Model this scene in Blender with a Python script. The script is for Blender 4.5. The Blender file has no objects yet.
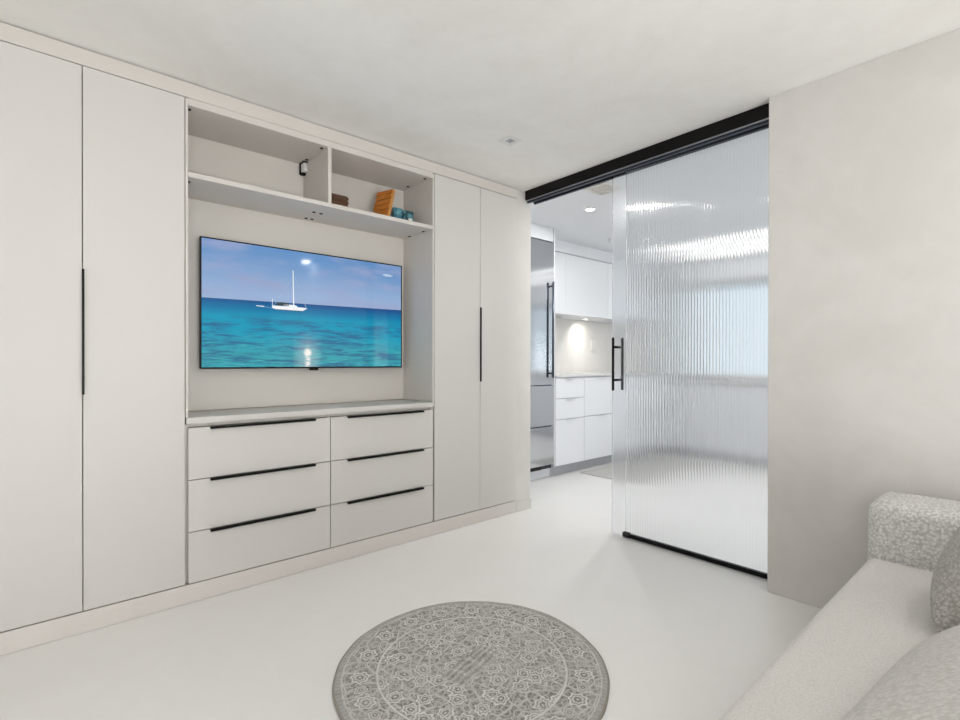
import bpy, bmesh, math, random
from mathutils import Vector, Matrix
random.seed(7)
S = 0.92                                   # survey units -> metres
sc = bpy.context.scene
COL = sc.collection

# ------------------------------------------------------------------ colour / nodes
def lin(c):
    c /= 255.0
    return c/12.92 if c <= .04045 else ((c+.055)/1.055)**2.4
def rgb(r, g, b): return (lin(r), lin(g), lin(b), 1)

class V:
    """a float socket that understands + - * / so procedural patterns stay readable"""
    nt = None
    def __init__(s, k): s.k = k
    @staticmethod
    def m(op, a, b=None, c=None, clamp=False):
        n = V.nt.nodes.new('ShaderNodeMath'); n.operation = op; n.use_clamp = clamp
        for i, x in enumerate((a, b, c)):
            if x is None: continue
            if isinstance(x, V): V.nt.links.new(x.k, n.inputs[i])
            else: n.inputs[i].default_value = x
        return V(n.outputs[0])
    def __add__(s, o): return V.m('ADD', s, o)
    __radd__ = __add__
    def __sub__(s, o): return V.m('SUBTRACT', s, o)
    def __rsub__(s, o): return V.m('SUBTRACT', o, s)
    def __mul__(s, o): return V.m('MULTIPLY', s, o)
    __rmul__ = __mul__
    def __truediv__(s, o): return V.m('DIVIDE', s, o)
    def abs(s): return V.m('ABSOLUTE', s)
    def cos(s): return V.m('COSINE', s)
    def sin(s): return V.m('SINE', s)
    def sqrt(s): return V.m('SQRT', s)
    def fract(s): return V.m('FRACT', s)
    def mx(s, o): return V.m('MAXIMUM', s, o)
    def mn(s, o): return V.m('MINIMUM', s, o)
    def sat(s): return V.m('ADD', s, 0.0, clamp=True)
    def lt(s, o): return V.m('LESS_THAN', s, o)
    def gt(s, o): return V.m('GREATER_THAN', s, o)
    def line(s, at, w):                    # soft line where s == at
        return (1.0 - (s - at).abs() / w).sat()
def step(v, a, b):                         # smooth step a..b
    n = V.nt.nodes.new('ShaderNodeMapRange'); n.interpolation_type = 'SMOOTHSTEP'
    V.nt.links.new(v.k, n.inputs[0]); n.inputs[1].default_value = a; n.inputs[2].default_value = b
    return V(n.outputs[0])
def comb(x, y, z=0.0):
    n = V.nt.nodes.new('ShaderNodeCombineXYZ')
    for i, q in enumerate((x, y, z)):
        if isinstance(q, V): V.nt.links.new(q.k, n.inputs[i])
        else: n.inputs[i].default_value = q
    return n.outputs[0]
def sep(sock):
    n = V.nt.nodes.new('ShaderNodeSeparateXYZ'); V.nt.links.new(sock, n.inputs[0])
    return V(n.outputs[0]), V(n.outputs[1]), V(n.outputs[2])
def noise(vec, scale, detail=3, rough=.5, dist=0):
    n = V.nt.nodes.new('ShaderNodeTexNoise'); V.nt.links.new(vec, n.inputs['Vector'])
    n.inputs['Scale'].default_value = scale; n.inputs['Detail'].default_value = detail
    n.inputs['Roughness'].default_value = rough; n.inputs['Distortion'].default_value = dist
    return V(n.outputs[0])
def voro(vec, scale, feature='F1', rnd=1.0, dim='3D'):
    n = V.nt.nodes.new('ShaderNodeTexVoronoi'); n.feature = feature; n.voronoi_dimensions = dim
    V.nt.links.new(vec, n.inputs['Vector']); n.inputs['Scale'].default_value = scale
    n.inputs['Randomness'].default_value = rnd
    return n
def mixc(f, a, b):
    n = V.nt.nodes.new('ShaderNodeMix'); n.data_type = 'RGBA'
    if isinstance(f, V): V.nt.links.new(f.k, n.inputs[0])
    else: n.inputs[0].default_value = f
    for i, x in ((6, a), (7, b)):
        if isinstance(x, tuple): n.inputs[i].default_value = x
        else: V.nt.links.new(x, n.inputs[i])
    return n.outputs[2]
def coords(kind='Object'):
    return V.nt.nodes.new('ShaderNodeTexCoord').outputs[kind]

def mat(name, col=None, rough=.5, metal=0.0, spec=.5, fn=None, **kw):
    m = bpy.data.materials.new(name); m.use_nodes = True
    nt = m.node_tree; V.nt = nt
    b = nt.nodes['Principled BSDF']
    if col: b.inputs['Base Color'].default_value = col
    b.inputs['Roughness'].default_value = rough; b.inputs['Metallic'].default_value = metal
    b.inputs['Specular IOR Level'].default_value = spec
    for k, v in kw.items(): b.inputs[k.replace('_', ' ')].default_value = v
    if fn: fn(nt, b)
    return m
def bump(nt, b, h, strength, dist):
    n = nt.nodes.new('ShaderNodeBump'); n.inputs['Strength'].default_value = strength
    n.inputs['Distance'].default_value = dist
    nt.links.new(h.k, n.inputs['Height']); nt.links.new(n.outputs[0], b.inputs['Normal'])

def f_plaster(c1, c2, sc1=2.2, bd=.004):
    def fn(nt, b):
        o = coords()
        n1 = noise(o, sc1, 5, .6, .6); n2 = noise(o, 14, 4, .6)
        f = step(n1*.8 + n2*.2, .3, .7)
        nt.links.new(mixc(f, c1, c2), b.inputs['Base Color'])
        bump(nt, b, n1*.5 + n2*.35 + noise(o, 90, 2)*.1, .35, bd)
    return fn
def f_laminate(nt, b):
    x, y, z = sep(coords())
    g = noise(comb(x*90.0, y*90.0, z*700.0), 1.0, 2) * .5 + noise(comb(x*700.0, y*700.0, z*90.0), 1.0, 2) * .5
    bump(nt, b, g, .06, .001)
def f_boucle(c1, c2, scale, depth, strength=.9):
    def fn(nt, b):
        o = coords()
        w = noise(o, scale*.55, 2, .5)
        x, y, z = sep(o)
        ow = comb(x + (w-.5)*(.9/scale), y + (w-.5)*(.9/scale), z - (w-.5)*(.9/scale))
        v = V(voro(ow, scale).outputs['Distance'])
        r = noise(o, scale*1.6, 3, .6, 1.5)
        h = (1.0 - v)*.55 + r*.6
        f = step(h, .35, .85)
        nt.links.new(mixc(f, c1, c2), b.inputs['Base Color'])
        bump(nt, b, h, strength, depth)
        b.inputs['Sheen Weight'].default_value = .25; b.inputs['Sheen Roughness'].default_value = .5
    return fn

M = {}
M['laminate'] = mat('warm_white_laminate', rgb(214, 210, 205), .42, spec=.35, fn=f_laminate)
M['niche'] = mat('pale_niche_back', rgb(216, 210, 202), .45, spec=.35, fn=f_laminate)
M['laminate_edge'] = mat('warm_white_edging', rgb(214, 208, 201), .45, spec=.35)
M['wall'] = mat('microcement_wall', None, .62, spec=.3, fn=f_plaster(rgb(209, 205, 199), rgb(219, 215, 210)))
M['ceiling'] = mat('limewash_ceiling', None, .7, spec=.2, fn=f_plaster(rgb(236, 233, 228), rgb(246, 244, 240), 1.3))
M['paint'] = mat('flat_white_paint', rgb(228, 225, 220), .7, spec=.2)
M['kitchen_paint'] = mat('cool_white_paint', rgb(234, 236, 239), .6, spec=.3)
M['floor'] = mat('poured_resin_floor', None, .3, spec=.4, fn=f_plaster(rgb(238, 236, 232), rgb(242, 240, 237), 1.1, .0006))
M['trim'] = mat('greige_trim', rgb(221, 215, 209), .5, spec=.3)
M['black'] = mat('matte_black_metal', rgb(20, 19, 18), .42, .6, .4)
M['dark'] = mat('dark_recess', rgb(30, 27, 24), .7)
M['slate'] = mat('slate_grey_metal', rgb(84, 92, 104), .35, .7)
M['alu'] = mat('brushed_aluminium', rgb(190, 194, 200), .3, .9)
M['graphite'] = mat('graphite_profile', rgb(60, 66, 76), .35, .6)
M['white_gloss'] = mat('white_gloss_lacquer', rgb(232, 234, 237), .12, spec=.4)
M['kitchen_core'] = mat('white_carcass', rgb(222, 224, 227), .4)
M['quartz'] = mat('pale_quartz', None, .25, spec=.5, fn=f_plaster(rgb(206, 206, 206), rgb(226, 226, 225), 6, .0003))
M['splash'] = mat('backsplash_slab', None, .25, fn=f_plaster(rgb(222, 219, 214), rgb(232, 229, 225), 2.5, .0003))
M['plastic'] = mat('white_plastic', rgb(226, 224, 220), .35)
M['gray_plinth'] = mat('grey_plinth', rgb(176, 178, 182), .4)
M['pale_grey'] = mat('pale_grey_front', rgb(224, 226, 230), .3)
M['rubber'] = mat('black_rubber', rgb(22, 22, 22), .7)
def f_steel(nt, b):
    x, y, z = sep(coords())
    bump(nt, b, noise(comb(x*3.0, y*3.0, z*260.0), 1.0, 3), .03, .0004)
M['steel'] = mat('brushed_stainless_steel', rgb(200, 202, 205), .11, 1.0, fn=f_steel)
M['boucle'] = mat('ivory_boucle', None, .95, spec=.1, fn=f_boucle(rgb(208, 204, 198), rgb(253, 252, 251), 112, .009, .8))
M['seat_cloth'] = mat('ivory_fine_boucle', None, .95, spec=.1, fn=f_boucle(rgb(214, 210, 205), rgb(230, 226, 222), 240, .004, .5))
M['pillow_grey'] = mat('grey_beige_boucle', None, .95, spec=.1, fn=f_boucle(rgb(180, 175, 167), rgb(222, 218, 212), 125, .010, .9))
M['pillow_light'] = mat('pale_boucle', None, .95, spec=.1, fn=f_boucle(rgb(200, 196, 190), rgb(220, 217, 212), 95, .008, .6))
M['wood_dark'] = mat('dark_walnut', None, .5, fn=lambda nt, b: nt.links.new(
    mixc(noise(comb(*[q*k for q, k in zip(sep(coords()), (4.0, 30.0, 60.0))]), 1.0, 4), rgb(48, 28, 15), rgb(110, 70, 40)), b.inputs['Base Color']))
def f_slat(nt, b):
    x, y, z = sep(coords())
    nt.links.new(mixc(noise(comb(x*40.0, y*8.0, z*40.0), 1.0, 3), rgb(176, 98, 26), rgb(224, 140, 48)), b.inputs['Base Color'])
M['orange'] = mat('amber_wood', None, .45, fn=f_slat)
M['orange_edge'] = mat('honey_wood_edge', rgb(206, 150, 84), .5)
M['teal'] = mat('teal_card', None, .45, fn=lambda nt, b: nt.links.new(
    mixc(step(noise(coords(), 26, 3), .4, .65), rgb(46, 104, 122), rgb(112, 168, 180)), b.inputs['Base Color']))
M['teal_dark'] = mat('deep_teal_card', None, .45, fn=lambda nt, b: nt.links.new(
    mixc(step(noise(coords(), 30, 3), .45, .65), rgb(26, 74, 84), rgb(92, 150, 160)), b.inputs['Base Color']))
M['label'] = mat('white_sticker', rgb(232, 232, 228), .5)
def f_mat(nt, b):
    x, y, z = sep(coords())
    f = (noise(comb(x*3.0, y*60.0, z), 1.0, 3)*.6 + noise(coords(), 200, 2)*.4)
    nt.links.new(mixc(step(f, .3, .7), rgb(176, 174, 170), rgb(206, 204, 200)), b.inputs['Base Color'])
M['mat'] = mat('grey_flatweave', None, .9, spec=.1, fn=f_mat)

def glow(name, col, e, base=(.8, .8, .8, 1)):
    m = mat(name, base, .4)
    b = m.node_tree.nodes['Principled BSDF']
    b.inputs['Emission Color'].default_value = col; b.inputs['Emission Strength'].default_value = e
    return m
M['led'] = glow('led_lens', (1, .98, .95, 1), 14)
M['led_strip'] = glow('led_strip_diffuser', (1, .98, .95, 1), 2.4)  # glow of the strips added on the kitchen ceiling
M['led_warm'] = glow('warm_led_lens', (1, .95, .86, 1), 10)

def f_glass(nt, b):
    b.inputs['Transmission Weight'].default_value = 1; b.inputs['IOR'].default_value = 1.45
M['glass'] = mat('reeded_glass', (.925, .94, .952, 1), .09, fn=f_glass)
M['glass_plain'] = mat('clear_edge_glass', (.95, .965, .98, 1), .2, fn=f_glass)
M['pane'] = mat('window_glass', (.97, .985, .99, 1), 0.0, fn=f_glass)

# round rug: rosettes, vines and border rings
def f_rug(nt, b):
    R = .4955*S
    o = coords(); x, y, z = sep(o)
    x = x/R; y = y/R
    p = comb(x, y)
    r = (x*x + y*y).sqrt()
    th = V.m('ARCTAN2', y, x)
    def rosette(lx, ly, a, k):
        d = (lx*lx + ly*ly).sqrt(); t = V.m('ARCTAN2', ly, lx)
        pet = (t*k).cos()*.12 + 1.0
        e = d/pet
        return (e.line(a, a*.26).mx(e.line(a*.58, a*.2)*.9)).mx((1.0 - e/(a*.28)).sat()), step(d, a*1.3, a*1.15)
    n1 = noise(p, 5.5, 3); n2 = noise(comb(x + 7.3, y - 3.1), 5.5, 3)
    xw = x + (n1-.5)*.10; yw = y + (n2-.5)*.10
    pw = comb(xw, yw)
    vines = V(voro(pw, 9.5, 'DISTANCE_TO_EDGE', 1, '2D').outputs['Distance']).line(.0, .13)*.75
    curls = V(voro(comb(xw*1.0 + 4.0, yw), 19, 'F1', 1, '2D').outputs['Distance'])
    curls = curls.line(.42, .16)*.62
    fine = V(voro(pw, 30, 'DISTANCE_TO_EDGE', 1, '2D').outputs['Distance']).line(0.0, .2)*.35
    bg = vines.mx(curls).mx(fine)
    vn = voro(pw, 5.6, 'F1', .8, '2D')
    px_, py_, _ = sep(vn.outputs['Position'])
    ro, rm = rosette(xw-px_+(n2-.5)*.03, yw-py_, .054, 7.0)
    vn2 = voro(comb(x+.11, y+.13), 8.0, 'F1', .8, '2D')
    qx, qy, _ = sep(vn2.outputs['Position'])
    ro2, rm2 = rosette(x+.11-qx, y+.13-qy, .026, 6.0)
    field = bg*(1.0-rm2) + ro2*rm2*.8
    field = field*(1.0-rm) + ro*rm
    # centre medallion: a small hatched oblong turned on the weave
    u = x*.97 + y*.26 + (n1-.5)*.05; w = y*.97 - x*.26 + (n2-.5)*.05
    inm = u.abs().lt(.27) * w.abs().lt(.10)
    med = step((w*130.0 + (n1-.5)*5.0).sin(), -.6, .8)*.5 + u.abs().line(.26, .02)*.5 + (u*38.0).sin().gt(.8)*.3
    med = med*.75 + fine*.4
    inm = inm*.7
    field = field*(1.0-inm) + med.sat()*inm
    # border
    k = 18.0
    ft = (th*(k/(2*math.pi))).fract() - .5
    lx = ft*(2*math.pi/k*.82); ly = r - .82
    rb, rbm = rosette(lx+(n1-.5)*.05, ly+(n2-.5)*.05, .06, 7.0)
    ft2 = (th*(k/(2*math.pi)) + .5).fract() - .5
    rb2, rbm2 = rosette(ft2*(2*math.pi/k*.82), ly, .04, 5.0)
    border = bg*(1.0-rbm2) + rb2*rbm2*.85
    border = border*(1.0-rbm) + rb*rbm
    inb = r.gt(.70)
    pat = field*(1.0-inb) + border*inb
    rings = r.line(.70, .013).mx(r.line(.945, .009)*.8).mx(r.line(.925, .006)*.6)
    outer = r.gt(.955)
    pat = pat*(1.0-outer) + outer*(.25 + ((th*160.0).sin()*.5+.5)*.12)
    pat = pat.mx(rings)
    wear = step(noise(p, 2.6, 4, .65), .35, .7)
    weave = noise(comb(x*55.0, y*190.0), 1.0, 2)*.5 + noise(p, 120, 2)*.5
    pat = (pat*(.92 - wear*.36) + wear*.17 + (noise(p, 16, 3, .6)-.5)*.45 + (weave-.5)*.5).sat()
    nt.links.new(mixc(pat, rgb(130, 127, 122), rgb(240, 237, 232)), b.inputs['Base Color'])
    bump(nt, b, weave*.6 + pat*.5, .35, .003)
M['rug'] = mat('vintage_rug_pile', None, .95, spec=.1, fn=f_rug)
M['rug_edge'] = mat('rug_binding', rgb(158, 152, 144), .95, spec=.1)

# television screen: sea and sky, with a pale patch and a white spot and streak
def f_screen(nt, b):
    u, v, _ = sep(coords('UV'))
    hz = .5515 + (u-.5)*.023
    p = comb(u*1.78, v)
    sky = step(v, .53, 1.0)
    csky = mixc(sky, rgb(158, 184, 220), rgb(96, 146, 200))
    haze = noise(comb(u*2.2, v*5.0), 1.6, 3)
    csky = mixc(step(haze, .42, .72)*.7, csky, rgb(160, 168, 206))
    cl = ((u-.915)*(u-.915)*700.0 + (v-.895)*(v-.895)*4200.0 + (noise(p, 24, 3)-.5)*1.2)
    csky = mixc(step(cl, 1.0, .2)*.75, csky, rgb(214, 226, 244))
    dep = step(v, .50, .40)
    csea = mixc(step(v, .555, .49), rgb(18, 78, 140), rgb(0, 112, 166))
    csea = mixc(step(v, .50, .40), csea, rgb(0, 156, 192))
    csea = mixc(step(v, .34, .08)*.8, csea, rgb(62, 168, 176))
    wv = noise(comb(u*9.0, v*46.0), 1.0, 5, .62, .4)
    band = noise(comb(u*1.6, v*9.0), 1.6, 3)
    csea = mixc(step(wv*.6 + band*.45, .47, .62)*step(v, .46, .36)*.8, csea, rgb(38, 92, 140))
    csea = mixc(step(noise(comb(u*14.0, v*80.0), 1.0, 4), .56, .74)*step(v, .42, .05)*.8, csea, rgb(96, 208, 204))
    csea = mixc(step(noise(comb(u*12.0+5.0, v*60.0), 1.0, 4), .52, .72)*step(v, .26, .0)*.7, csea, rgb(46, 74, 116))
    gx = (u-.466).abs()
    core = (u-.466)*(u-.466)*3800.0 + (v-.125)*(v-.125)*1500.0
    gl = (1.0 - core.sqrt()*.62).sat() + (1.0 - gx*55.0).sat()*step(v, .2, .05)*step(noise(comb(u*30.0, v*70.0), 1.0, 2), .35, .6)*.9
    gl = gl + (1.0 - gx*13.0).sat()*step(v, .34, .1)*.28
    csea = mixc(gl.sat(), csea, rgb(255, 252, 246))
    c = mixc(V.m('GREATER_THAN', v, hz), csea, csky)
    b.inputs['Base Color'].default_value = (.004, .004, .005, 1)
    nt.links.new(c, b.inputs['Emission Color']); b.inputs['Emission Strength'].default_value = .92
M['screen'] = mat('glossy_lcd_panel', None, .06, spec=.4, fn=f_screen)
M['px_white'] = glow('picture_white', rgb(240, 242, 244), 1.0, (.004, .004, .004, 1))
M['px_grey'] = glow('picture_grey', rgb(150, 176, 196), 1.0, (.004, .004, .004, 1))
M['px_dark'] = glow('picture_dark', rgb(30, 58, 66), 1.0, (.004, .004, .004, 1))

# ------------------------------------------------------------------ mesh helpers
class MB:
    def __init__(s): s.bm = bmesh.new(); s.mi = 0
    def _merge(s, t, smooth=False):
        me = bpy.data.meshes.new('t'); 
        for f in t.faces: f.material_index = s.mi; f.smooth = smooth
        t.to_mesh(me); t.free(); s.bm.from_mesh(me); bpy.data.meshes.remove(me)
        return s
    def box(s, x0, x1, y0, y1, z0, z1, bev=.0015, seg=2):
        t = bmesh.new(); bmesh.ops.create_cube(t, size=1)
        for v in t.verts:
            v.co = ((x0+x1)/2 + v.co.x*(x1-x0), (y0+y1)/2 + v.co.y*(y1-y0), (z0+z1)/2 + v.co.z*(z1-z0))
        if bev: bmesh.ops.bevel(t, geom=list(t.edges), offset=min(bev, .45*min(x1-x0, y1-y0, z1-z0)), segments=seg, affect='EDGES', profile=.5)
        return s._merge(t)
    def rbox(s, x0, x1, y0, y1, z0, z1, r, crown=(0, 0, 0), n=10, k=5, warp=None):
        """soft upholstered block: rounded edges and crowned faces"""
        c = Vector(((x0+x1)/2, (y0+y1)/2, (z0+z1)/2)); h = Vector(((x1-x0)/2, (y1-y0)/2, (z1-z0)/2))
        def ax(hh):
            a = [-hh + r*(1-math.cos(i/k*math.pi/2))*1.0 for i in range(k)]
            inner = [-(hh-r) + 2*(hh-r)*i/n for i in range(n+1)]
            return a + inner + [-q for q in reversed(a)]
        A = [ax(h[i]) for i in range(3)]
        t = bmesh.new(); cache = {}
        def vt(p):
            key = tuple(round(q, 5) for q in p)
            if key in cache: return cache[key]
            q = Vector([max(-(h[i]-r), min(h[i]-r, p[i])) for i in range(3)])
            d = Vector(p) - q
            w = q + d.normalized()*r if d.length > 1e-9 else Vector(p)
            m = [1 - (w[i]/h[i])**2 if abs(w[i]) < h[i] else 0 for i in range(3)]
            o = Vector([crown[i]*m[(i+1) % 3]*m[(i+2) % 3]*(1 if w[i] > 0 else -1)*(abs(w[i])/h[i]) for i in range(3)])
            w = w + o + c
            if warp: w = warp(w)
            cache[key] = t.verts.new(w); return cache[key]
        for a in range(3):
            b_, c_ = (a+1) % 3, (a+2) % 3
            for sg in (-1, 1):
                for i in range(len(A[b_])-1):
                    for j in range(len(A[c_])-1):
                        P = []
                        for (ii, jj) in ((i, j), (i+1, j), (i+1, j+1), (i, j+1)):
                            p = [0, 0, 0]; p[a] = sg*h[a]; p[b_] = A[b_][ii]; p[c_] = A[c_][jj]; P.append(vt(p))
                        if sg < 0: P.reverse()
                        if len(set(P)) == 4:
                            try: t.faces.new(P)
                            except ValueError: pass
        return s._merge(t, True)
    def tube(s, p0, p1, r, n=16, r2=None, smooth=True):
        p0, p1 = Vector(p0), Vector(p1); d = p1-p0
        t = bmesh.new(); bmesh.ops.create_cone(t, cap_ends=True, segments=n, radius1=r, radius2=r if r2 is None else r2, depth=d.length)
        M_ = Matrix.Translation((p0+p1)/2) @ d.to_track_quat('Z', 'Y').to_matrix().to_4x4()
        bmesh.ops.transform(t, matrix=M_, verts=t.verts)
        return s._merge(t, smooth and n > 12)
    def lathe(s, c, prof, n=64, smooth=True):
        t = bmesh.new(); rings = []
        for (r, z) in prof:
            if r < 1e-6: rings.append([t.verts.new((c[0], c[1], c[2]+z))])
            else: rings.append([t.verts.new((c[0]+r*math.cos(2*math.pi*i/n), c[1]+r*math.sin(2*math.pi*i/n), c[2]+z)) for i in range(n)])
        for a, b in zip(rings, rings[1:]):
            for i in range(n):
                j = (i+1) % n
                if len(a) == 1: t.faces.new((a[0], b[j], b[i]))
                elif len(b) == 1: t.faces.new((a[i], a[j], b[0]))
                else: t.faces.new((a[i], a[j], b[j], b[i]))
        bmesh.ops.recalc_face_normals(t, faces=t.faces)
        return s._merge(t, smooth)
    def poly(s, pts):
        s.bm.faces.new([s.bm.verts.new(p) for p in pts]).material_index = s.mi
        return s
    def xform(s, mtx): bmesh.ops.transform(s.bm, matrix=mtx, verts=s.bm.verts); return s
    def build(s, name, m, parent=None, origin=None):
        """link as ONE object; coordinates are survey-world, origin is that of the thing it belongs to"""
        if parent is not None:
            q = parent
            while q.parent: q = q.parent
            org = Vector(q['_o'])
        else: org = Vector(origin) if origin is not None else Vector((0, 0, 0))
        for v in s.bm.verts: v.co = (v.co - org)*S
        me = bpy.data.meshes.new(name); s.bm.to_mesh(me); s.bm.free()
        for mm in (m if isinstance(m, (list, tuple)) else [m]): me.materials.append(M[mm] if isinstance(mm, str) else mm)
        o = bpy.data.objects.new(name, me); COL.objects.link(o)
        if parent is not None: o.parent = parent
        else: o.location = org*S; o['_o'] = tuple(org)
        return o
def B(*a, **k): return MB().box(*a, **k)
def tag(o, label, cat, group=None, kind=None):
    o['label'] = label; o['category'] = cat
    if group: o['group'] = group
    if kind: o['kind'] = kind
    return o
def thing(name, loc, label, cat, group=None):
    o = bpy.data.objects.new(name, None); COL.objects.link(o); o.empty_display_size = .05
    o.location = Vector(loc)*S; o['_o'] = tuple(loc)
    return tag(o, label, cat, group)
def struct(o, label=None, cat=None):
    o['kind'] = 'structure'
    if label: o['label'] = label; o['category'] = cat
    return o
def copy_tree(o, parent=None, dloc=None):
    c = o.copy(); COL.objects.link(c)
    if parent: c.parent = parent
    if dloc: c.location = o.location + Vector(dloc)*S
    for ch in list(o.children): copy_tree(ch, c)
    return c

H = 2.44           # ceiling
D = 2.66           # face of the fitted furniture
XW = 2.70          # face of the right wall
YB, XL = -2.3, -2.4
XK, YK = 6.4, 3.87 # far kitchen wall, kitchen cabinet wall

# ------------------------------------------------------------------ shell
struct(B(XL-.15, XK+.15, YB-.15, YK+.15, -.12, 0, bev=0).build('floor', 'floor'), 'pale seamless resin floor running through both rooms', 'floor')
struct(B(XL-.15, 2.80, YB-.15, 3.2, H, H+.12, bev=0).build('ceiling', 'ceiling'), 'mottled limewashed ceiling over the sitting room', 'ceiling')
struct(B(2.802, XK+.15, YB-.15, YK+.15, H, H+.12, bev=0).build('ceiling', 'kitchen_paint'), 'smooth cool white ceiling over the kitchen', 'ceiling')
struct(B(XL-.15, 2.702, 3.052, 3.2, 0, H, bev=0).build('wall_left', 'wall'), 'wall hidden behind the fitted cabinets', 'wall')
struct(B(2.704, 2.862, 2.668, YK, 0, H, bev=.002).build('wall_stub', 'wall'), 'narrow plastered wall end between cabinets and sliding door', 'wall')
struct(B(XW, 2.80, YB, .924, 0, H, bev=.003).build('wall_right', 'wall'), 'plain greige plaster wall behind the sofa arm', 'wall')
kb = MB(); kx0, kx1 = 2.95, 4.35
kb.box(2.82, kx0, YB-.15, YB, 0, H, bev=0); kb.box(kx1, XK, YB-.15, YB, 0, H, bev=0)
kb.box(kx0, kx1, YB-.15, YB, 0, .5, bev=0); kb.box(kx0, kx1, YB-.15, YB, 2.1, H, bev=0)
struct(kb.build('wall_near', 'kitchen_paint'), 'kitchen wall out of sight', 'wall')
# wall behind the camera, with its window opening
wb = MB()
wx0, wx1, wz0, wz1 = -.9, 1.65, .1, 1.65
wb.box(XL, wx0, YB-.15, YB, 0, H, bev=0); wb.box(wx1, 2.80, YB-.15, YB, 0, H, bev=0)
wb.box(wx0, wx1, YB-.15, YB, 0, wz0, bev=0); wb.box(wx0, wx1, YB-.15, YB, wz1, H, bev=0)
struct(wb.build('wall_back', 'paint'), 'wall behind the camera with a wide window', 'wall')
lb = MB(); ly0, ly1, lz0, lz1 = -1.6, .9, .6, 2.2
lb.box(XL-.15, XL, YB-.15, ly0, 0, H, bev=0); lb.box(XL-.15, XL, ly1, 3.2, 0, H, bev=0)
lb.box(XL-.15, XL, ly0, ly1, 0, lz0, bev=0); lb.box(XL-.15, XL, ly0, ly1, lz1, H, bev=0)
struct(lb.build('wall_near_left', 'paint'), 'side wall out of sight beyond the wardrobe', 'wall')
# far kitchen wall with a wide window
ky0, ky1, kz0, kz1 = .35, 3.12, .93, 2.16
wf = MB()
wf.box(XK, XK+.15, YB-.15, ky0, 0, H, bev=0); wf.box(XK, XK+.15, ky1, YK+.15, 0, H, bev=0)
wf.box(XK, XK+.15, ky0, ky1, 0, kz0, bev=0); wf.box(XK, XK+.15, ky0, ky1, kz1, H, bev=0)
struct(wf.build('wall_far', 'kitchen_paint'), 'far kitchen wall with a wide window, seen through the glass', 'wall')
struct(B(2.864, XK, YK, YK+.15, 0, H, bev=0).build('wall_kitchen', 'splash'), 'pale slab backsplash wall between kitchen units', 'wall')

def window(name, axis, p, a0, a1, z0, z1, label, side=-1):
    """frame with two mullions and a pane, set in the wall at coordinate p"""
    def bx(mb, b0, b1, c0, c1, d0=-.03, d1=.03):
        if axis == 'x': mb.box(p+d0, p+d1, b0, b1, c0, c1, bev=.003)
        else: mb.box(b0, b1, p+d0, p+d1, c0, c1, bev=.003)
    f = MB(); t = .045
    bx(f, a0+.002, a1-.002, z0+.002, z0+t); bx(f, a0+.002, a1-.002, z1-t, z1-.002)
    bx(f, a0+.002, a0+t, z0+t, z1-t); bx(f, a1-t, a1-.002, z0+t, z1-t)
    for i in (1, 2):
        q = a0 + (a1-a0)*i/3; bx(f, q-.02, q+.02, z0+t, z1-t)
    o = struct(f.build(name, 'plastic'), label, 'window')
    g = MB(); bx(g, a0+t, a1-t, z0+t, z1-t, -.003, .003); g.build('pane', 'pane', o)
    s_ = MB(); 
    q0, q1 = sorted((p+side*.09, p+side*.031))
    if axis == 'x': s_.box(q0, q1, a0+.01, a1-.01, z0+.001, z0+.022)
    else: s_.box(a0+.01, a1-.01, q0, q1, z0+.001, z0+.022)
    s_.build('sill', 'plastic', o)
window('window_1', 'x', XK+.07, ky0, ky1, kz0, kz1, 'wide bright kitchen window glowing behind the reeded glass')
window('window_2', 'y', YB-.07, wx0, wx1, wz0, wz1, 'wide window behind the camera', 1)
window('window_3', 'x', XL-.07, ly0, ly1, lz0, lz1, 'tall window in the side wall out of sight', 1)
window('window_4', 'y', YB-.07, kx0, kx1, .5, 2.1, 'wide window at the hidden end of the kitchen', 1)  # unseen opening, added to carry an upward fill light into the kitchen

# plinth and frieze of the fitted wall
struct(B(-.238, 2.702, D+.002, D+.03, .001, .088).build('trim_1', 'trim'), 'greige plinth board under the fitted cabinets', 'plinth')
struct(B(-.238, 2.702, D, D+.022, 2.366, H-.005).build('trim_2', 'laminate_edge'), 'cover board between cabinets and ceiling', 'trim')
struct(B(2.705, 2.8665, D+.001, D+.006, .001, .075).build('baseboard_left', 'wall'), 'small skirting strip at the foot of the wall end', 'skirting')

# ------------------------------------------------------------------ wardrobes
def wardrobe(x0, x1, seam, label):
    t = thing('wardrobe', ((x0+x1)/2, D+.18, 0), label, 'wardrobe', 'tall wardrobes beside the media niche')
    w = .018
    b = MB()
    b.box(x0, x0+w, D+.024, 3.03, .092, 2.362); b.box(x1-w, x1, D+.024, 3.03, .092, 2.362)
    b.box(x0+w, x1-w, D+.024, 3.03, .092, .11); b.box(x0+w, x1-w, D+.024, 3.03, 2.344, 2.362)
    b.box(x0+w, x1-w, 3.02, 3.03, .11, 2.344)
    for z in (.6, 1.1, 1.6): b.box(x0+w, x1-w, D+.04, 3.02, z, z+w)
    b.build('carcass', 'laminate_edge', t)
    g = .0016
    for (a, c, hasn) in ((x0+.001, seam-g, False), (seam+g, x1-.001, True)):
        d = B(a, c, D, D+.02, .0935, 2.3625).build('door', 'laminate', t)
        if hasn:
            B(seam-.0025, seam+.006, D-.012, D-.0005, .996, 1.5185, bev=.002).build('handle', 'black', d)
    return t
wardrobe(-.238, .508, .134, 'tall two-door white wardrobe left of the television')
wardrobe(1.938, 2.7, 2.335, 'tall two-door white wardrobe right of the television, beside the sliding door')

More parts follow.
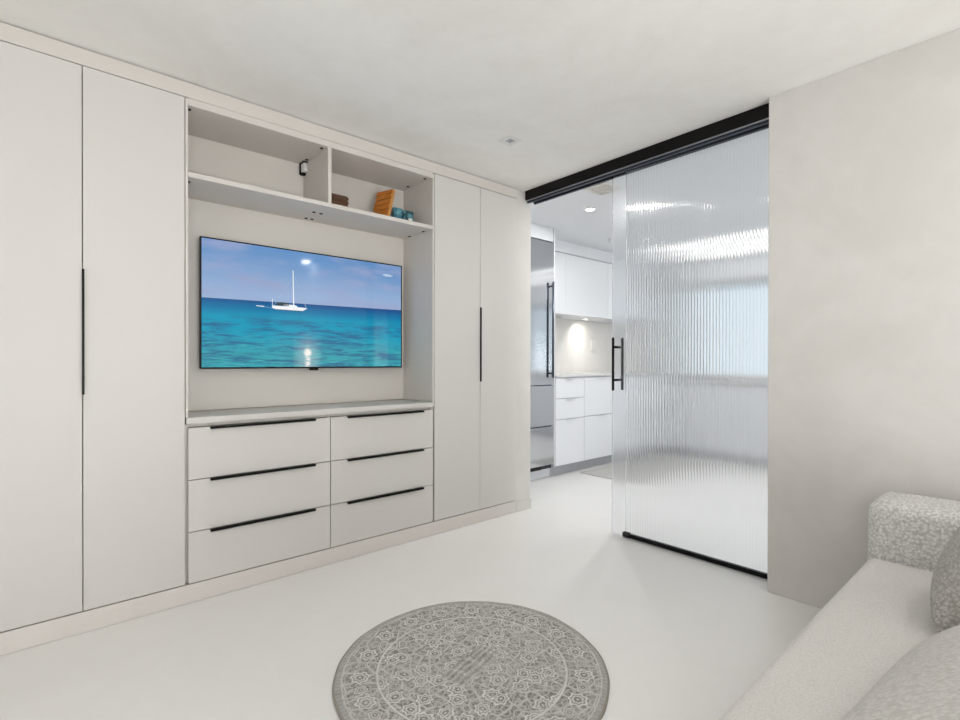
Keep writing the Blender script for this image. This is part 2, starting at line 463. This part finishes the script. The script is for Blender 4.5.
# ------------------------------------------------------------------ open niche unit
nx0, nx1, yb = .522, 1.925, 3.012
t = thing('shelf_unit', ((nx0+nx1)/2, 2.85, .872), 'open white wall unit with one divided top shelf framing the television', 'shelf unit')
B(.5105, nx0, D+.003, 3.03, .872, 2.362).build('side_panel', 'laminate_edge', t)
B(nx1, 1.9365, D+.003, 3.03, .872, 2.362).build('side_panel', 'laminate_edge', t)
B(nx0, nx1, D+.003, yb, 2.332, 2.3655).build('top_panel', 'laminate_edge', t)
B(nx0, nx1, yb, 3.03, .872, 2.362).build('back_panel', 'niche', t)
B(nx0+.0005, nx1-.0005, D+.001, yb-.0005, 1.997, 2.021).build('shelf', 'laminate_edge', t)
B(1.209, 1.23, D+.004, yb-.0005, 2.0215, 2.3315).build('divider', 'laminate_edge', t)
for (x, y, z) in [(1.189, 2.705, 2.332), (1.191, 2.915, 2.332), (1.893, 2.705, 2.332), (1.892, 2.905, 2.332), (.534, 2.707, 2.332),
                  (1.189, 2.808, 1.997), (1.232, 2.809, 1.997), (1.203, 2.957, 1.997), (1.238, 2.953, 1.997), (1.908, 2.744, 1.997),
                  (1.91, 2.913, 1.997), (.536, 2.734, 1.997)]:
    MB().tube((x, y, z-.0035), (x, y, z+.001), .0095, 14).build('cam_fitting', 'dark', t)

# ------------------------------------------------------------------ drawers and counter
t = thing('drawer_chest', (1.224, 2.85, 0), 'low white six-drawer chest with black edge pulls under the television', 'chest of drawers')
b = MB(); w = .016
for x in (.5105, 1.214, 1.9205): b.box(x, x+w, D+.024, 3.03, .092, .838)
b.box(.5265, 1.214, D+.024, 3.03, .092, .108); b.box(1.23, 1.9205, D+.024, 3.03, .092, .108)
b.box(.5265, 1.214, 3.02, 3.03, .108, .838); b.box(1.23, 1.9205, 3.02, 3.03, .108, .838)
b.box(.5265, 1.214, D+.03, D+.1, .824, .838); b.box(1.23, 1.9205, D+.03, D+.1, .824, .838)
b.build('carcass', 'laminate_edge', t)
zs = (.0935, .3345, .579, .8255)
for (a, c, h0, h1) in ((.5215, 1.2205, .611, 1.13), (1.2245, 1.9265, 1.318, 1.845)):
    for i in range(3):
        d = B(a, c, D, D+.02, zs[i], zs[i+1]-.0035).build('drawer', 'laminate', t)
        z = zs[i+1]-.0035
        q = MB().box(h0, h1, D-.020, D-.0005, z-.002, z+.0012, bev=.0008).box(h0, h1, D-.020, D-.016, z-.0095, z+.0012, bev=.0008)
        q.build('handle', 'black', d)
tag(B(.5135, 1.9335, D+.001, 3.011, .8405, .8705, bev=.0025).build('countertop', 'laminate', origin=(1.224, 2.84, .8405)),
    'smooth white slab top lying on the drawer chest', 'countertop')

# ------------------------------------------------------------------ television
t = thing('television', (1.248, 2.95, 1.445), 'wide thin television showing a sailing boat on a turquoise sea', 'television')
x0, x1, z0, z1, yf = .632, 1.868, 1.095, 1.792, 2.945
B(x0, x1, yf+.001, yf+.022, z0, z1, bev=.003).build('casing', 'black', t)
fr = MB(); e = .0065
fr.box(x0, x1, yf-.003, yf+.001, z0, z0+e*1.4, bev=.001); fr.box(x0, x1, yf-.003, yf+.001, z1-e, z1, bev=.001)
fr.box(x0, x0+e, yf-.003, yf+.001, z0+e*1.4, z1-e, bev=.001); fr.box(x1-e, x1, yf-.003, yf+.001, z0+e*1.4, z1-e, bev=.001)
fr.build('bezel', 'black', t)
B(1.222, 1.274, yf-.004, yf+.012, z0-.012, z0+.001, bev=.002).build('sensor_bar', 'black', t)
B(1.02, 1.48, yf+.022, yf+.045, 1.24, 1.62, bev=.006).build('rear_housing', 'black', t)
B(1.15, 1.35, yf+.045, 3.0115, 1.32, 1.54, bev=.003).build('wall_bracket', 'graphite', t)
sx0, sx1, sz0, sz1 = x0+e, x1-e, z0+e*1.4, z1-e
scr = MB(); scr.mi = 0
ys = yf-.0005
scr.poly([(sx0, ys, sz0), (sx1, ys, sz0), (sx1, ys, sz1), (sx0, ys, sz1)])
# the sailing boat in the picture (flat shapes on the panel)
def PX(u, v):   # picture fractions -> panel
    return (sx0+(sx1-sx0)*u, ys-.0004, sz0+(sz1-sz0)*v)
def pic(m, pts): scr.mi = m; scr.poly([PX(q[0]-.059, q[1]) for q in pts])
pic(1, [(.357, .495), (.37, .487), (.50, .487), (.522, .512), (.50, .516), (.44, .52), (.40, .517), (.357, .517)])
pic(3, [(.362, .483), (.50, .482), (.50, .489), (.37, .489)])
pic(3, [(.372, .518), (.435, .521), (.43, .548), (.395, .55), (.372, .54)])
pic(1, [(.405, .521), (.475, .517), (.468, .531), (.41, .536)])
pic(1, [(.453, .52), (.4585, .52), (.4545, .832), (.451, .832)])
pic(2, [(.5155, .517), (.5185, .517), (.456, .80), (.455, .80)])
pic(2, [(.361, .516), (.3625, .516), (.4515, .77), (.4505, .77)])
pic(1, [(.354, .495), (.3565, .495), (.3575, .575), (.3555, .575)])
pic(1, [(.282, .503), (.318, .5), (.318, .507), (.284, .508)])
pic(2, [(.318, .5), (.357, .492), (.357, .494), (.318, .503)])
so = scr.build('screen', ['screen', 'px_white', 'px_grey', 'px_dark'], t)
me = so.data; uv = me.uv_layers.new(name='UVMap')
org = Vector(t['_o'])
for lp in me.loops:
    co = me.vertices[lp.vertex_index].co/S + org
    uv.data[lp.index].uv = ((co.x-sx0)/(sx1-sx0), (co.z-sz0)/(sz1-sz0))

# ------------------------------------------------------------------ small things on the top shelf
SH = 2.0215
# dark slatted box half behind the divider
t = thing('wooden_box', (1.335, 2.79, SH), 'dark brown slatted wooden box beside the shelf divider', 'box')
B(1.262, 1.366, 2.735, 2.85, SH, SH+.085, bev=.006).build('body', 'wood_dark', t)
for i in range(3): B(1.259, 1.369, 2.732, 2.853, SH+.012+i*.025, SH+.027+i*.025, bev=.003).build('slat', 'wood_dark', t)
# orange slatted board leaning back against the niche corner
t = thing('slatted_board', (1.66, 2.79, SH), 'orange wooden slatted board leaning on the right end of the shelf', 'board')
def lean(mb):
    m = Matrix.Translation(Vector((1.618, 2.80, SH+.008))) @ Matrix.Rotation(math.radians(17), 4, 'Z') @ Matrix.Rotation(math.radians(16), 4, 'Y')
    return mb.xform(m)
lean(MB().box(0, .022, -.058, .075, 0, .212, bev=.004)).build('board', 'orange_edge', t)
for i in range(6): lean(MB().box(-.009, -.0002, -.060, .077, .004+i*.035, .031+i*.035, bev=.003)).build('slat', 'orange', t)
t = thing('box', (1.77, 2.83, SH), 'pale teal box standing right behind the orange board', 'box', 'teal boxes on the top shelf')
B(1.712, 1.771, 2.79, 2.88, SH, SH+.106, bev=.002).build('body', 'teal', t)
B(1.7105, 1.7725, 2.7885, 2.8815, SH+.085, SH+.1075, bev=.002).build('lid', 'teal', t)
t = thing('box', (1.84, 2.83, SH), 'dark teal box with a white sticker, last on the top shelf', 'box', 'teal boxes on the top shelf')
B(1.781, 1.857, 2.785, 2.875, SH, SH+.102, bev=.002).build('body', 'teal_dark', t)
B(1.818, 1.846, 2.783, 2.7848, SH+.012, SH+.056, bev=0).build('sticker', 'label', t)
# white device with black clip on the divider
t = thing('sensor', (1.2, 2.975, 2.30), 'small white sensor box with black clips at the back of the shelf divider', 'sensor')
B(1.184, 1.2085, 2.945, 2.992, 2.272, 2.3255, bev=.006).build('body', 'plastic', t)
cl = MB()
cl.box(1.18, 1.2085, 2.94, 3.0, 2.3262, 2.3312, bev=.001); cl.box(1.178, 1.2085, 2.9925, 2.9985, 2.262, 2.3258, bev=.001)
cl.box(1.184, 1.2085, 2.97, 2.9985, 2.259, 2.2712, bev=.002)
cl.build('clip', 'black', t)

# ------------------------------------------------------------------ sliding reeded glass door
tr = MB()
tr.box(2.789, 2.905, .935, 2.658, H-.071, H-.001, bev=.002)
SKEW = Matrix.Translation(Vector((2.797, 2.658, 0))) @ Matrix.Rotation(math.radians(-1.1), 4, 'Z') @ Matrix.Translation(Vector((-2.797, -2.658, 0)))
tr.xform(SKEW)
o = struct(tr.build('trim_3', 'black'), 'black ceiling track above the sliding glass door', 'door track')
B(2.797, 2.802, .935, 2.655, H-.078, H-.0715, bev=0).xform(SKEW).build('track_lip', 'alu', o)
B(2.806, 2.826, .935, 2.655, H-.090, H-.0715, bev=.001).xform(SKEW).build('guide_rail', 'graphite', o)
B(2.878, 2.897, .935, 2.655, H-.084, H-.0715, bev=.001).xform(SKEW).build('guide_rail', 'graphite', o)

gx, gt = 2.852, .010
yL, yS, yR = 1.92, 1.815, .80
zb, zt = .022, H-.072
door = bpy.data.objects.new('door_1', None); COL.objects.link(door)
door.location = Vector((gx, 1.4, 0))*S; door['_o'] = (gx, 1.4, 0)
struct(door, 'sliding door of vertically reeded glass with black rails, half open', 'door')
g = MB(); tb = bmesh.new()
pitch, nf, sg, dep = .0175, 0, 44, .0019
nf = int(round((yS-yR)/pitch)); pitch = (yS-yR)/nf
front = []
for i in range(nf):
    for j in range(sg):
        a = j/sg
        front.append((yR+(i+a)*pitch, gx-gt/2 - dep*max(0, math.sin(math.pi*a))**.38))
front.append((yS, gx-gt/2))
rows = []
for z in (zb, zt):
    rows.append(([tb.verts.new((x, y, z)) for (y, x) in front], [tb.verts.new((gx+gt/2, y, z)) for (y, x) in front]))
n = len(front)
for i in range(n-1):
    for k, fl in ((0, False), (1, True)):
        A_, B_ = rows[0][k], rows[1][k]
        q = (A_[i], A_[i+1], B_[i+1], B_[i]); tb.faces.new(q)
for zz in (0, 1):
    F_, K_ = rows[zz]
    for i in range(n-1): tb.faces.new((F_[i], F_[i+1], K_[i+1], K_[i]))
for i in (0, n-1): tb.faces.new((rows[0][0][i], rows[1][0][i], rows[1][1][i], rows[0][1][i]))
bmesh.ops.recalc_face_normals(tb, faces=tb.faces)
g._merge(tb, False)
g.build('reeded_panel', 'glass', door)
B(gx-gt/2, gx+gt/2, yS+.0008, yL, zb-.012, zt, bev=.001).build('edge_panel', 'glass_plain', door)
B(gx-.014, gx+.014, yR, yS+.005, .006, .031, bev=.002).build('bottom_rail', 'black', door)
B(gx-.016, gx+.016, yS-.03, yS+.018, .004, .035, bev=.003).build('rail_shoe', 'rubber', door)
B(gx-.014, gx+.014, yR, yS+.005, zt-.012, zt-.0005, bev=.002).build('top_rail', 'graphite', door)
hd = MB()
yh = 1.879
for sx in (-1, 1):
    xx = gx + sx*.055
    hd.tube((xx, yh, .95), (xx, yh, 1.293), .0085, 16)
for z in (1.018, 1.232): hd.tube((gx-.055, yh, z), (gx+.055, yh, z), .008, 14)
hd.build('pull_handle', 'black', door)

# ------------------------------------------------------------------ ceiling fittings
t = thing('recessed_spotlight', (2.085, 2.11, H), 'square white recessed ceiling spotlight above the right wardrobe', 'ceiling light')
q = MB(); a, c = .05, .024
cx, cy = 2.085, 2.11
for (p0, p1, r0, r1) in ((-a, a, -a, -c), (-a, a, c, a), (-a, -c, -c, c), (c, a, -c, c)):
    q.box(cx+p0, cx+p1, cy+r0, cy+r1, H-.005, H-.0005, bev=.0012)
q.build('trim_frame', 'plastic', t)
B(cx-c, cx+c, cy-c, cy+c, H-.003, H-.0008, bev=0).build('recess', 'gray_plinth', t)
MB().tube((cx, cy, H-.0045), (cx, cy, H-.003), .013, 20).build('lens', 'steel', t)

def downlight(x, y, z, r, label, lens='led', group='round downlights'):
    t = thing('downlight', (x, y, z), label, 'ceiling light', group)
    MB().lathe((x, y, z), [(r, -.0005), (r*1.28, -.0005), (r*1.3, -.004), (r*1.05, -.007), (r, -.005)], 40).build('bezel', 'plastic', t)
    MB().lathe((x, y, z), [(0, -.0045), (r*.99, -.0045), (r*.99, -.001), (0, -.001)], 40).build('lens', lens, t)
    return t
def area(name, loc, size, target, power, col=(1, 1, 1), sy=None, shape=None, spread=None):
    l = bpy.data.lights.new(name, 'AREA'); l.energy = power; l.color = col; l.size = size*S
    l.shape = shape or ('RECTANGLE' if sy else 'SQUARE')
    if sy: l.size_y = sy*S
    if spread: l.spread = spread
    o = bpy.data.objects.new(name, l); COL.objects.link(o); o.location = Vector(loc)*S
    d = (Vector(target)-Vector(loc)); o.rotation_euler = d.to_track_quat('-Z', 'Y').to_euler()
    return o
downlight(3.53, 2.603, H, .038, 'lit round downlight in the kitchen ceiling beyond the track')
downlight(3.78, 2.27, H, .036, 'round kitchen ceiling downlight smeared by the reeded glass')
downlight(2.6, -.5, H, .042, 'round ceiling downlight over the sofa corner, mirrored in the television')
for i, (x, y) in enumerate([(.3, 1.3), (1.3, .35), (-1.1, 1.6)]):
    downlight(x, y, H, .05, ['ceiling downlight above the rug side of the room', 'ceiling downlight in front of the sofa', 'ceiling downlight before the wardrobe'][i])

# kitchen ceiling vent
t = thing('air_vent', (3.19, 2.215, H), 'square slatted air vent in the kitchen ceiling by the door', 'vent')
q = MB()
for (p0, p1, r0, r1) in ((3.075, 3.29, 2.12, 2.138), (3.075, 3.29, 2.312, 2.33), (3.075, 3.093, 2.138, 2.312), (3.272, 3.29, 2.138, 2.312)):
    q.box(p0, p1, r0, r1, H-.012, H-.0005, bev=.002)
q.build('frame', 'plastic', t)
for i in range(6): B(3.0935, 3.2715, 2.140+i*.029, 2.159+i*.029, H-.009, H-.004, bev=.001).build('louver', 'trim', t)
B(3.0935, 3.2715, 2.1385, 2.3115, H-.003, H-.0006, bev=0).build('backing', 'gray_plinth', t)
t = thing('sprinkler', (4.54, 3.1, H), 'tiny chrome sprinkler head on the kitchen ceiling', 'sprinkler')
MB().lathe((4.54, 3.1, H), [(0, -.0005), (.018, -.0005), (.018, -.003), (0, -.004)], 24).build('rosette', 'alu', t)
MB().tube((4.54, 3.1, H-.03), (4.54, 3.1, H-.003), .004, 12).tube((4.54, 3.1, H-.032), (4.54, 3.1, H-.030), .009, 12).build('head', 'alu', t)

# ------------------------------------------------------------------ kitchen
KF = 3.2
t = thing('refrigerator', (3.31, 3.5, 0), 'tall stainless steel refrigerator with two lower drawers', 'refrigerator')
B(2.885, 3.766, KF+.03, 3.865, .10, 2.292, bev=.003).build('body', 'graphite', t)
d = B(2.885, 3.766, KF, KF+.028, .914, 2.29, bev=.004).build('door', 'steel', t)
hb = MB().tube((3.712, 3.165, .985), (3.712, 3.165, 1.905), .011, 16)
for z in (1.025, 1.865): hb.tube((3.712, 3.165, z), (3.712, KF, z), .010, 14)
hb.build('handle', 'slate', d)
for (a, c) in ((.519, .902), (.142, .507)):
    d = B(2.885, 3.766, KF, KF+.028, a, c, bev=.004).build('drawer', 'steel', t)
    B(2.885, 3.766, KF-.012, KF-.0005, c-.006, c+.004, bev=.002).build('pull_lip', 'alu', d)
B(2.885, 3.795, KF+.078, KF+.084, .002, .099, bev=.001).build('base_grille', 'kitchen_core', t)
B(2.9, 3.6, KF+.012, KF+.029, .104, .138, bev=.001).build('vent_slot', 'rubber', t)
struct(B(2.866, 3.766, KF+.012, KF+.04, 2.306, H-.001).build('trim_4', 'kitchen_core'), 'white filler board above the refrigerator', 'trim')
struct(B(3.7695, 3.7845, KF+.002, 3.868, .108, H-.001).build('trim_5', 'kitchen_core'), 'white end panel between refrigerator and kitchen units', 'panel')

def base_unit(x0, x1, zl, label):
    t = thing('base_cabinet', ((x0+x1)/2, 3.5, 0), label, 'cabinet', 'white handle-less base cabinets')
    b = MB()
    b.box(x0+.001, x1-.001, KF+.022, 3.866, .108, .982)
    b.build('carcass', 'kitchen_core', t)
    B(x0+.001, x1-.001, KF+.085, KF+.1, .002, .107).build('plinth', 'gray_plinth', t)
    for a, c in zip(zl, zl[1:]):
        d = B(x0+.002, x1-.002, KF, KF+.02, a+.002, c-.003, bev=.0015).build('drawer', 'white_gloss', t)
        xm = (x0+x1)/2
        MB().box(xm-.075, xm+.075, KF-.016, KF-.0004, c-.0075, c-.0045, bev=.001).box(xm-.075, xm+.075, KF-.016, KF-.013, c-.017, c-.0045, bev=.001).build('edge_pull', 'kitchen_core', d)
    return t
xs = [3.79, 4.25, 4.85, 5.45, 6.05]
zA, zB = (.11, .568, .774, .98), (.11, .57, .98)
base_unit(3.79, 4.25, zA, 'white three-drawer kitchen base cabinet next to the refrigerator')
base_unit(4.25, 4.86, zB, 'white two-drawer kitchen base cabinet meeting the glass door edge')
base_unit(4.86, 5.47, zB, 'white kitchen base cabinet blurred behind the left of the reeded glass')
base_unit(5.47, 6.08, zB, 'last white kitchen base cabinet before the window wall, behind reeded glass')
tag(B(3.79, 6.39, KF-.012, 3.866, .9845, 1.005, bev=.002).build('countertop', 'quartz', origin=(5.1, 3.5, .9845)),
    'pale stone worktop on the kitchen base cabinets', 'countertop')
def wall_unit(x0, x1, label):
    t = thing('wall_cabinet', ((x0+x1)/2, 3.66, 1.65), label, 'cabinet', 'white glossy wall cabinets')
    B(x0+.001, x1-.001, 3.472, 3.866, 1.652, 2.30).build('carcass', 'kitchen_core', t)
    B(x0+.0015, x1-.0015, 3.45, 3.47, 1.648, 2.298).build('door', 'white_gloss', t)
wall_unit(3.79, 4.255, 'narrow glossy white wall cabinet next to the refrigerator')
wall_unit(4.255, 5.03, 'wide glossy white wall cabinet left of the glass door edge')
wall_unit(5.03, 5.8, 'glossy white wall cabinet behind the reeded glass')
struct(B(3.79, 6.39, 3.472, 3.868, 2.311, H-.001).build('trim_6', 'kitchen_paint'), 'plain boxed soffit above the kitchen wall cabinets', 'soffit')
for i, (x, y) in enumerate(((4.91, 3.683), (4.45, 3.70))):
    t = thing('puck_light', (x, y, 1.653), ['lit puck light under the wide kitchen wall cabinet', 'dimmer puck light nearer the refrigerator under the wall cabinets'][i], 'light', 'under-cabinet puck lights')
    MB().lathe((x, y, 1.653), [(.028, 0), (.036, 0), (.036, -.008), (.028, -.008)], 28).build('ring', 'plastic', t)
    MB().lathe((x, y, 1.653), [(0, -.0005), (.0275, -.0005), (.0275, -.006), (0, -.006)], 28).build('lens', ['led_warm', 'plastic'][i], t)
t = thing('wall_outlet', (5.31, 3.868, 1.34), 'white double outlet plate on the kitchen backsplash', 'outlet')
B(5.262, 5.362, 3.858, 3.8695, 1.265, 1.415, bev=.003).build('plate', 'plastic', t)
for z in (1.315, 1.37): B(5.29, 5.334, 3.855, 3.8578, z-.02, z+.02, bev=.001).build('socket', 'plastic', t)
# run under the window, seen only through the reeded glass
t = thing('sink_cabinet', (6.08, 1.6, 0), 'grey base cabinet run under the kitchen window behind reeded glass', 'cabinet')
B(5.84, 6.39, .3, 3.12, .1, .88).build('carcass', 'gray_plinth', t)
B(5.9, 6.39, .3, 3.12, .002, .0995).build('plinth', 'kitchen_core', t)
for i in range(4): B(5.82, 5.839, .305+i*.70, .305+i*.70+.69, .11, .87).build('door', 'pale_grey', t)
tag(B(5.80, 6.398, .29, 3.13, .8815, .905, bev=.002).build('countertop', 'quartz', origin=(6.1, 1.6, .8815)),
    'worktop under the kitchen window, a bright line through the reeded glass', 'countertop')
for k, x in enumerate((5.45, 5.82, 6.19)):  # glowing strips added in place of a ceiling brightened by the window
    t = thing('linear_lamp', (x, 1.75, H), ['long recessed ceiling lamp nearest the glass door, smeared by reeded glass', 'middle long recessed ceiling lamp before the kitchen window',
              'long recessed ceiling lamp closest to the kitchen window'][k], 'lamp', 'long ceiling lamps by the kitchen window')
    q = MB()
    q.box(x-.085, x-.065, .35, 3.1, H-.008, H-.0005, bev=.001); q.box(x+.065, x+.085, .35, 3.1, H-.008, H-.0005, bev=.001)
    q.box(x-.065, x+.065, .35, .37, H-.008, H-.0005, bev=.001); q.box(x-.065, x+.065, 3.08, 3.1, H-.008, H-.0005, bev=.001)
    q.build('frame', 'plastic', t)
    B(x-.0645, x+.0645, .3705, 3.0795, H-.005, H-.001, bev=0).build('diffuser', 'led_strip', t)
# floor mat
tag(B(4.15, 5.6, 2.5, 3.18, .0005, .009, bev=.003).build('floor_mat', 'mat', origin=(4.87, 2.84, 0)), 'thin grey runner mat on the kitchen floor', 'mat')

# ------------------------------------------------------------------ rug
rc = (1.208, 1.419, 0); R = .4955
t = thing('round_rug', rc, 'round grey vintage-pattern rug on the pale floor', 'rug')
def wob(a): return 1 + .004*math.sin(3*a+.5) + .003*math.sin(7*a) + .0015*math.sin(19*a)
tb = bmesh.new(); n = 160; rings = []
for (rr, z) in ((0, .0085), (.25, .0085), (.49, .0085)):
    if rr == 0: rings.append([tb.verts.new((rc[0], rc[1], z))])
    else: rings.append([tb.verts.new((rc[0]+rr*wob(2*math.pi*i/n)*math.cos(2*math.pi*i/n), rc[1]+rr*wob(2*math.pi*i/n)*math.sin(2*math.pi*i/n), z)) for i in range(n)])
for i in range(n):
    j = (i+1) % n
    tb.faces.new((rings[0][0], rings[1][i], rings[1][j])); tb.faces.new((rings[1][i], rings[2][i], rings[2][j], rings[1][j]))
g = MB(); g._merge(tb, True); g.build('pile', 'rug', t)
tb = bmesh.new(); prof = [(.4895, .0087), (.494, .0085), (.4975, .006), (.4975, .002), (.494, .0005), (.4, .0005)]
rr_ = [[tb.verts.new((rc[0]+r*wob(2*math.pi*i/n)*math.cos(2*math.pi*i/n), rc[1]+r*wob(2*math.pi*i/n)*math.sin(2*math.pi*i/n), z)) for i in range(n)] for (r, z) in prof]
for a, b_ in zip(rr_, rr_[1:]):
    for i in range(n): tb.faces.new((a[i], b_[i], b_[(i+1) % n], a[(i+1) % n]))
bmesh.ops.recalc_face_normals(tb, faces=tb.faces)
g = MB(); g._merge(tb, True); g.build('binding', 'rug_edge', t)

# ------------------------------------------------------------------ sofa
t = thing('sofa', (1.5, 0, 0), 'low ivory boucle sofa against the right-hand wall', 'sofa')
sx0, sx1 = .335, 2.672
MB().rbox(sx0+.03, sx1-.03, -.42, .40, .05, .20, .02, n=6, k=3).build('base', 'boucle', t)
MB().rbox(.595, 2.392, -.20, .466, .205, .398, .04, crown=(0, .006, .012), n=16, k=6).build('seat_cushion', 'seat_cloth', t)
MB().rbox(2.396, sx1, -.44, .470, .06, .605, .045, crown=(.006, .008, .004), n=10, k=6).build('armrest', 'boucle', t)
MB().rbox(sx0, .592, -.44, .470, .06, .605, .045, crown=(.006, .008, .004), n=10, k=6).build('armrest', 'boucle', t)
MB().rbox(.595, 2.392, -.46, -.205, .205, .70, .07, crown=(0, .01, .006), n=12, k=6).build('backrest', 'boucle', t)
for x in (.45, 2.55):
    for y in (-.36, .36): MB().tube((x, y, 0), (x, y, .06), .022, 16, .026).build('foot', 'wood_dark', t)

def pillow(mb, w, h, T, mtx, n=28, pinch=.07):
    tb = bmesh.new()
    def pt(u, v, sgn):
        m = (1-abs(u)**2.4)*(1-abs(v)**2.4)
        z = sgn*T*(max(m, 0)**.48)
        k = 1 - pinch*(1-u*u)*abs(v)**3; k2 = 1 - pinch*(1-v*v)*abs(u)**3
        wr = .012*math.sin(5*u+3*v)*(1-m)*sgn*.4
        return Vector((u*w/2*k2, v*h/2*k, z+wr))
    G = {}
    for sgn in (1, -1):
        for i in range(n+1):
            for j in range(n+1):
                e_ = i in (0, n) or j in (0, n)
                if e_ and sgn < 0: G[(-1, i, j)] = G[(1, i, j)]; continue
                u = math.sin((2*i/n-1)*math.pi/2); v = math.sin((2*j/n-1)*math.pi/2)
                G[(sgn, i, j)] = tb.verts.new(mtx @ pt(u, v, sgn))
    for sgn in (1, -1):
        for i in range(n):
            for j in range(n):
                q = [G[(sgn, i, j)], G[(sgn, i+1, j)], G[(sgn, i+1, j+1)], G[(sgn, i, j+1)]]
                if sgn < 0: q.reverse()
                tb.faces.new(q)
    mb._merge(tb, True); return mb
def pose(c, yaw, tilt, roll=0):
    """pillow plane local x=width, y=height, z=front; standing then leaning back by tilt, front towards +y"""
    return (Matrix.Translation(Vector(c)) @ Matrix.Rotation(math.radians(yaw), 4, 'Z') @ Matrix.Rotation(math.radians(-(90-tilt)), 4, 'X')
            @ Matrix.Rotation(math.radians(roll), 4, 'Z') @ Matrix.Rotation(math.radians(180), 4, 'Z'))
p = pillow(MB(), .48, .36, .085, pose((2.00, .118, .582), 0, 24)).build('pillow', 'pillow_grey', origin=(2.02, .135, .41))
tag(p, 'grey-beige boucle pillow propped up at the far end of the sofa', 'pillow')
p = pillow(MB(), .98, .46, .06, pose((1.25, .068, .551), -7, 55)).build('pillow', 'pillow_light', origin=(1.25, .062, .41))
tag(p, 'pale boucle pillow slumped in the front right corner of the picture', 'pillow')

# ------------------------------------------------------------------ light
W = bpy.data.worlds.new('sky'); sc.world = W; W.use_nodes = True
bg = W.node_tree.nodes['Background']; bg.inputs[0].default_value = (.80, .91, 1, 1); bg.inputs[1].default_value = .64
area('daylight_back', ((wx0+wx1)/2, YB+.02, .88), 2.4, ((wx0+wx1)/2, .2, 2.25), 92, (.975, .99, 1), 1.5)
area('daylight_side', (XL+.02, (ly0+ly1)/2, 1.4), 2.3, (0, (ly0+ly1)/2, 2.4), 17, (.985, .995, 1), 1.5)
area('daylight_kitchen', (XK-.02, 1.75, 1.5), 2.6, (4, 1.75, 1.5), 2.5, (.86, .94, 1), 1.05)
for (x, y, pw) in [(2.6, -.5, 2.4), (.3, 1.3, .4), (1.3, .35, 1.2), (-1.1, 1.6, .3)]:
    area('lamp_downlight', (x, y, H-.012), .10, (x, y, 0), pw, (1, .97, .94), shape='DISK')
for (x, y, pw) in [(3.53, 2.603, 7), (3.78, 2.27, 7), (4.9, .9, 8)]:
    area('lamp_kitchen', (x, y, H-.012), .10, (x, y, 0), pw, (1, .99, .98), shape='DISK')
area('daylight_kitchen_end', (3.65, YB+.02, 1.25), 1.3, (3.9, .2, 2.6), 46, (.95, .98, 1), 1.5)  # added fill aimed up to brighten the kitchen ceiling
area('lamp_puck', (4.91, 3.683, 1.640), .05, (5.12, 3.87, 1.15), 1.2, (1, .95, .86), shape='DISK', spread=math.radians(120))
area('lamp_puck', (4.45, 3.70, 1.640), .05, (4.45, 3.76, 0), .3, (1, .95, .86), shape='DISK', spread=math.radians(120))

# ------------------------------------------------------------------ camera (solved from the photograph's edges)
f, yaw, cyp, hc, pit, roll = 501.823712, .850678977, 363.774083, 1.13392191, -.00355419, .00130867
cam = bpy.data.cameras.new('camera'); co = bpy.data.objects.new('camera', cam); COL.objects.link(co)
cam.sensor_width = 36; cam.lens = 36*f/960; cam.shift_y = (cyp-360)/960; cam.clip_start = .02
r0 = Vector((math.sin(yaw), -math.cos(yaw), 0))
fw = Vector((math.cos(pit)*math.cos(yaw), math.cos(pit)*math.sin(yaw), math.sin(pit)))
u0 = Vector((-math.sin(pit)*math.cos(yaw), -math.sin(pit)*math.sin(yaw), math.cos(pit)))
c_, s_ = math.cos(roll), math.sin(roll)
rx = r0*c_ + u0*s_; uy = u0*c_ - r0*s_
mw = Matrix((rx, uy, -fw)).transposed().to_4x4(); mw.translation = Vector((0, 0, hc))*S
co.matrix_world = mw
sc.camera = co
for o in COL.objects:
    if '_o' in o: del o['_o']
vs = sc.view_settings
vs.view_transform = 'Standard'; vs.look = 'None'; vs.gamma = 1; vs.use_curve_mapping = False; vs.exposure = 0.0
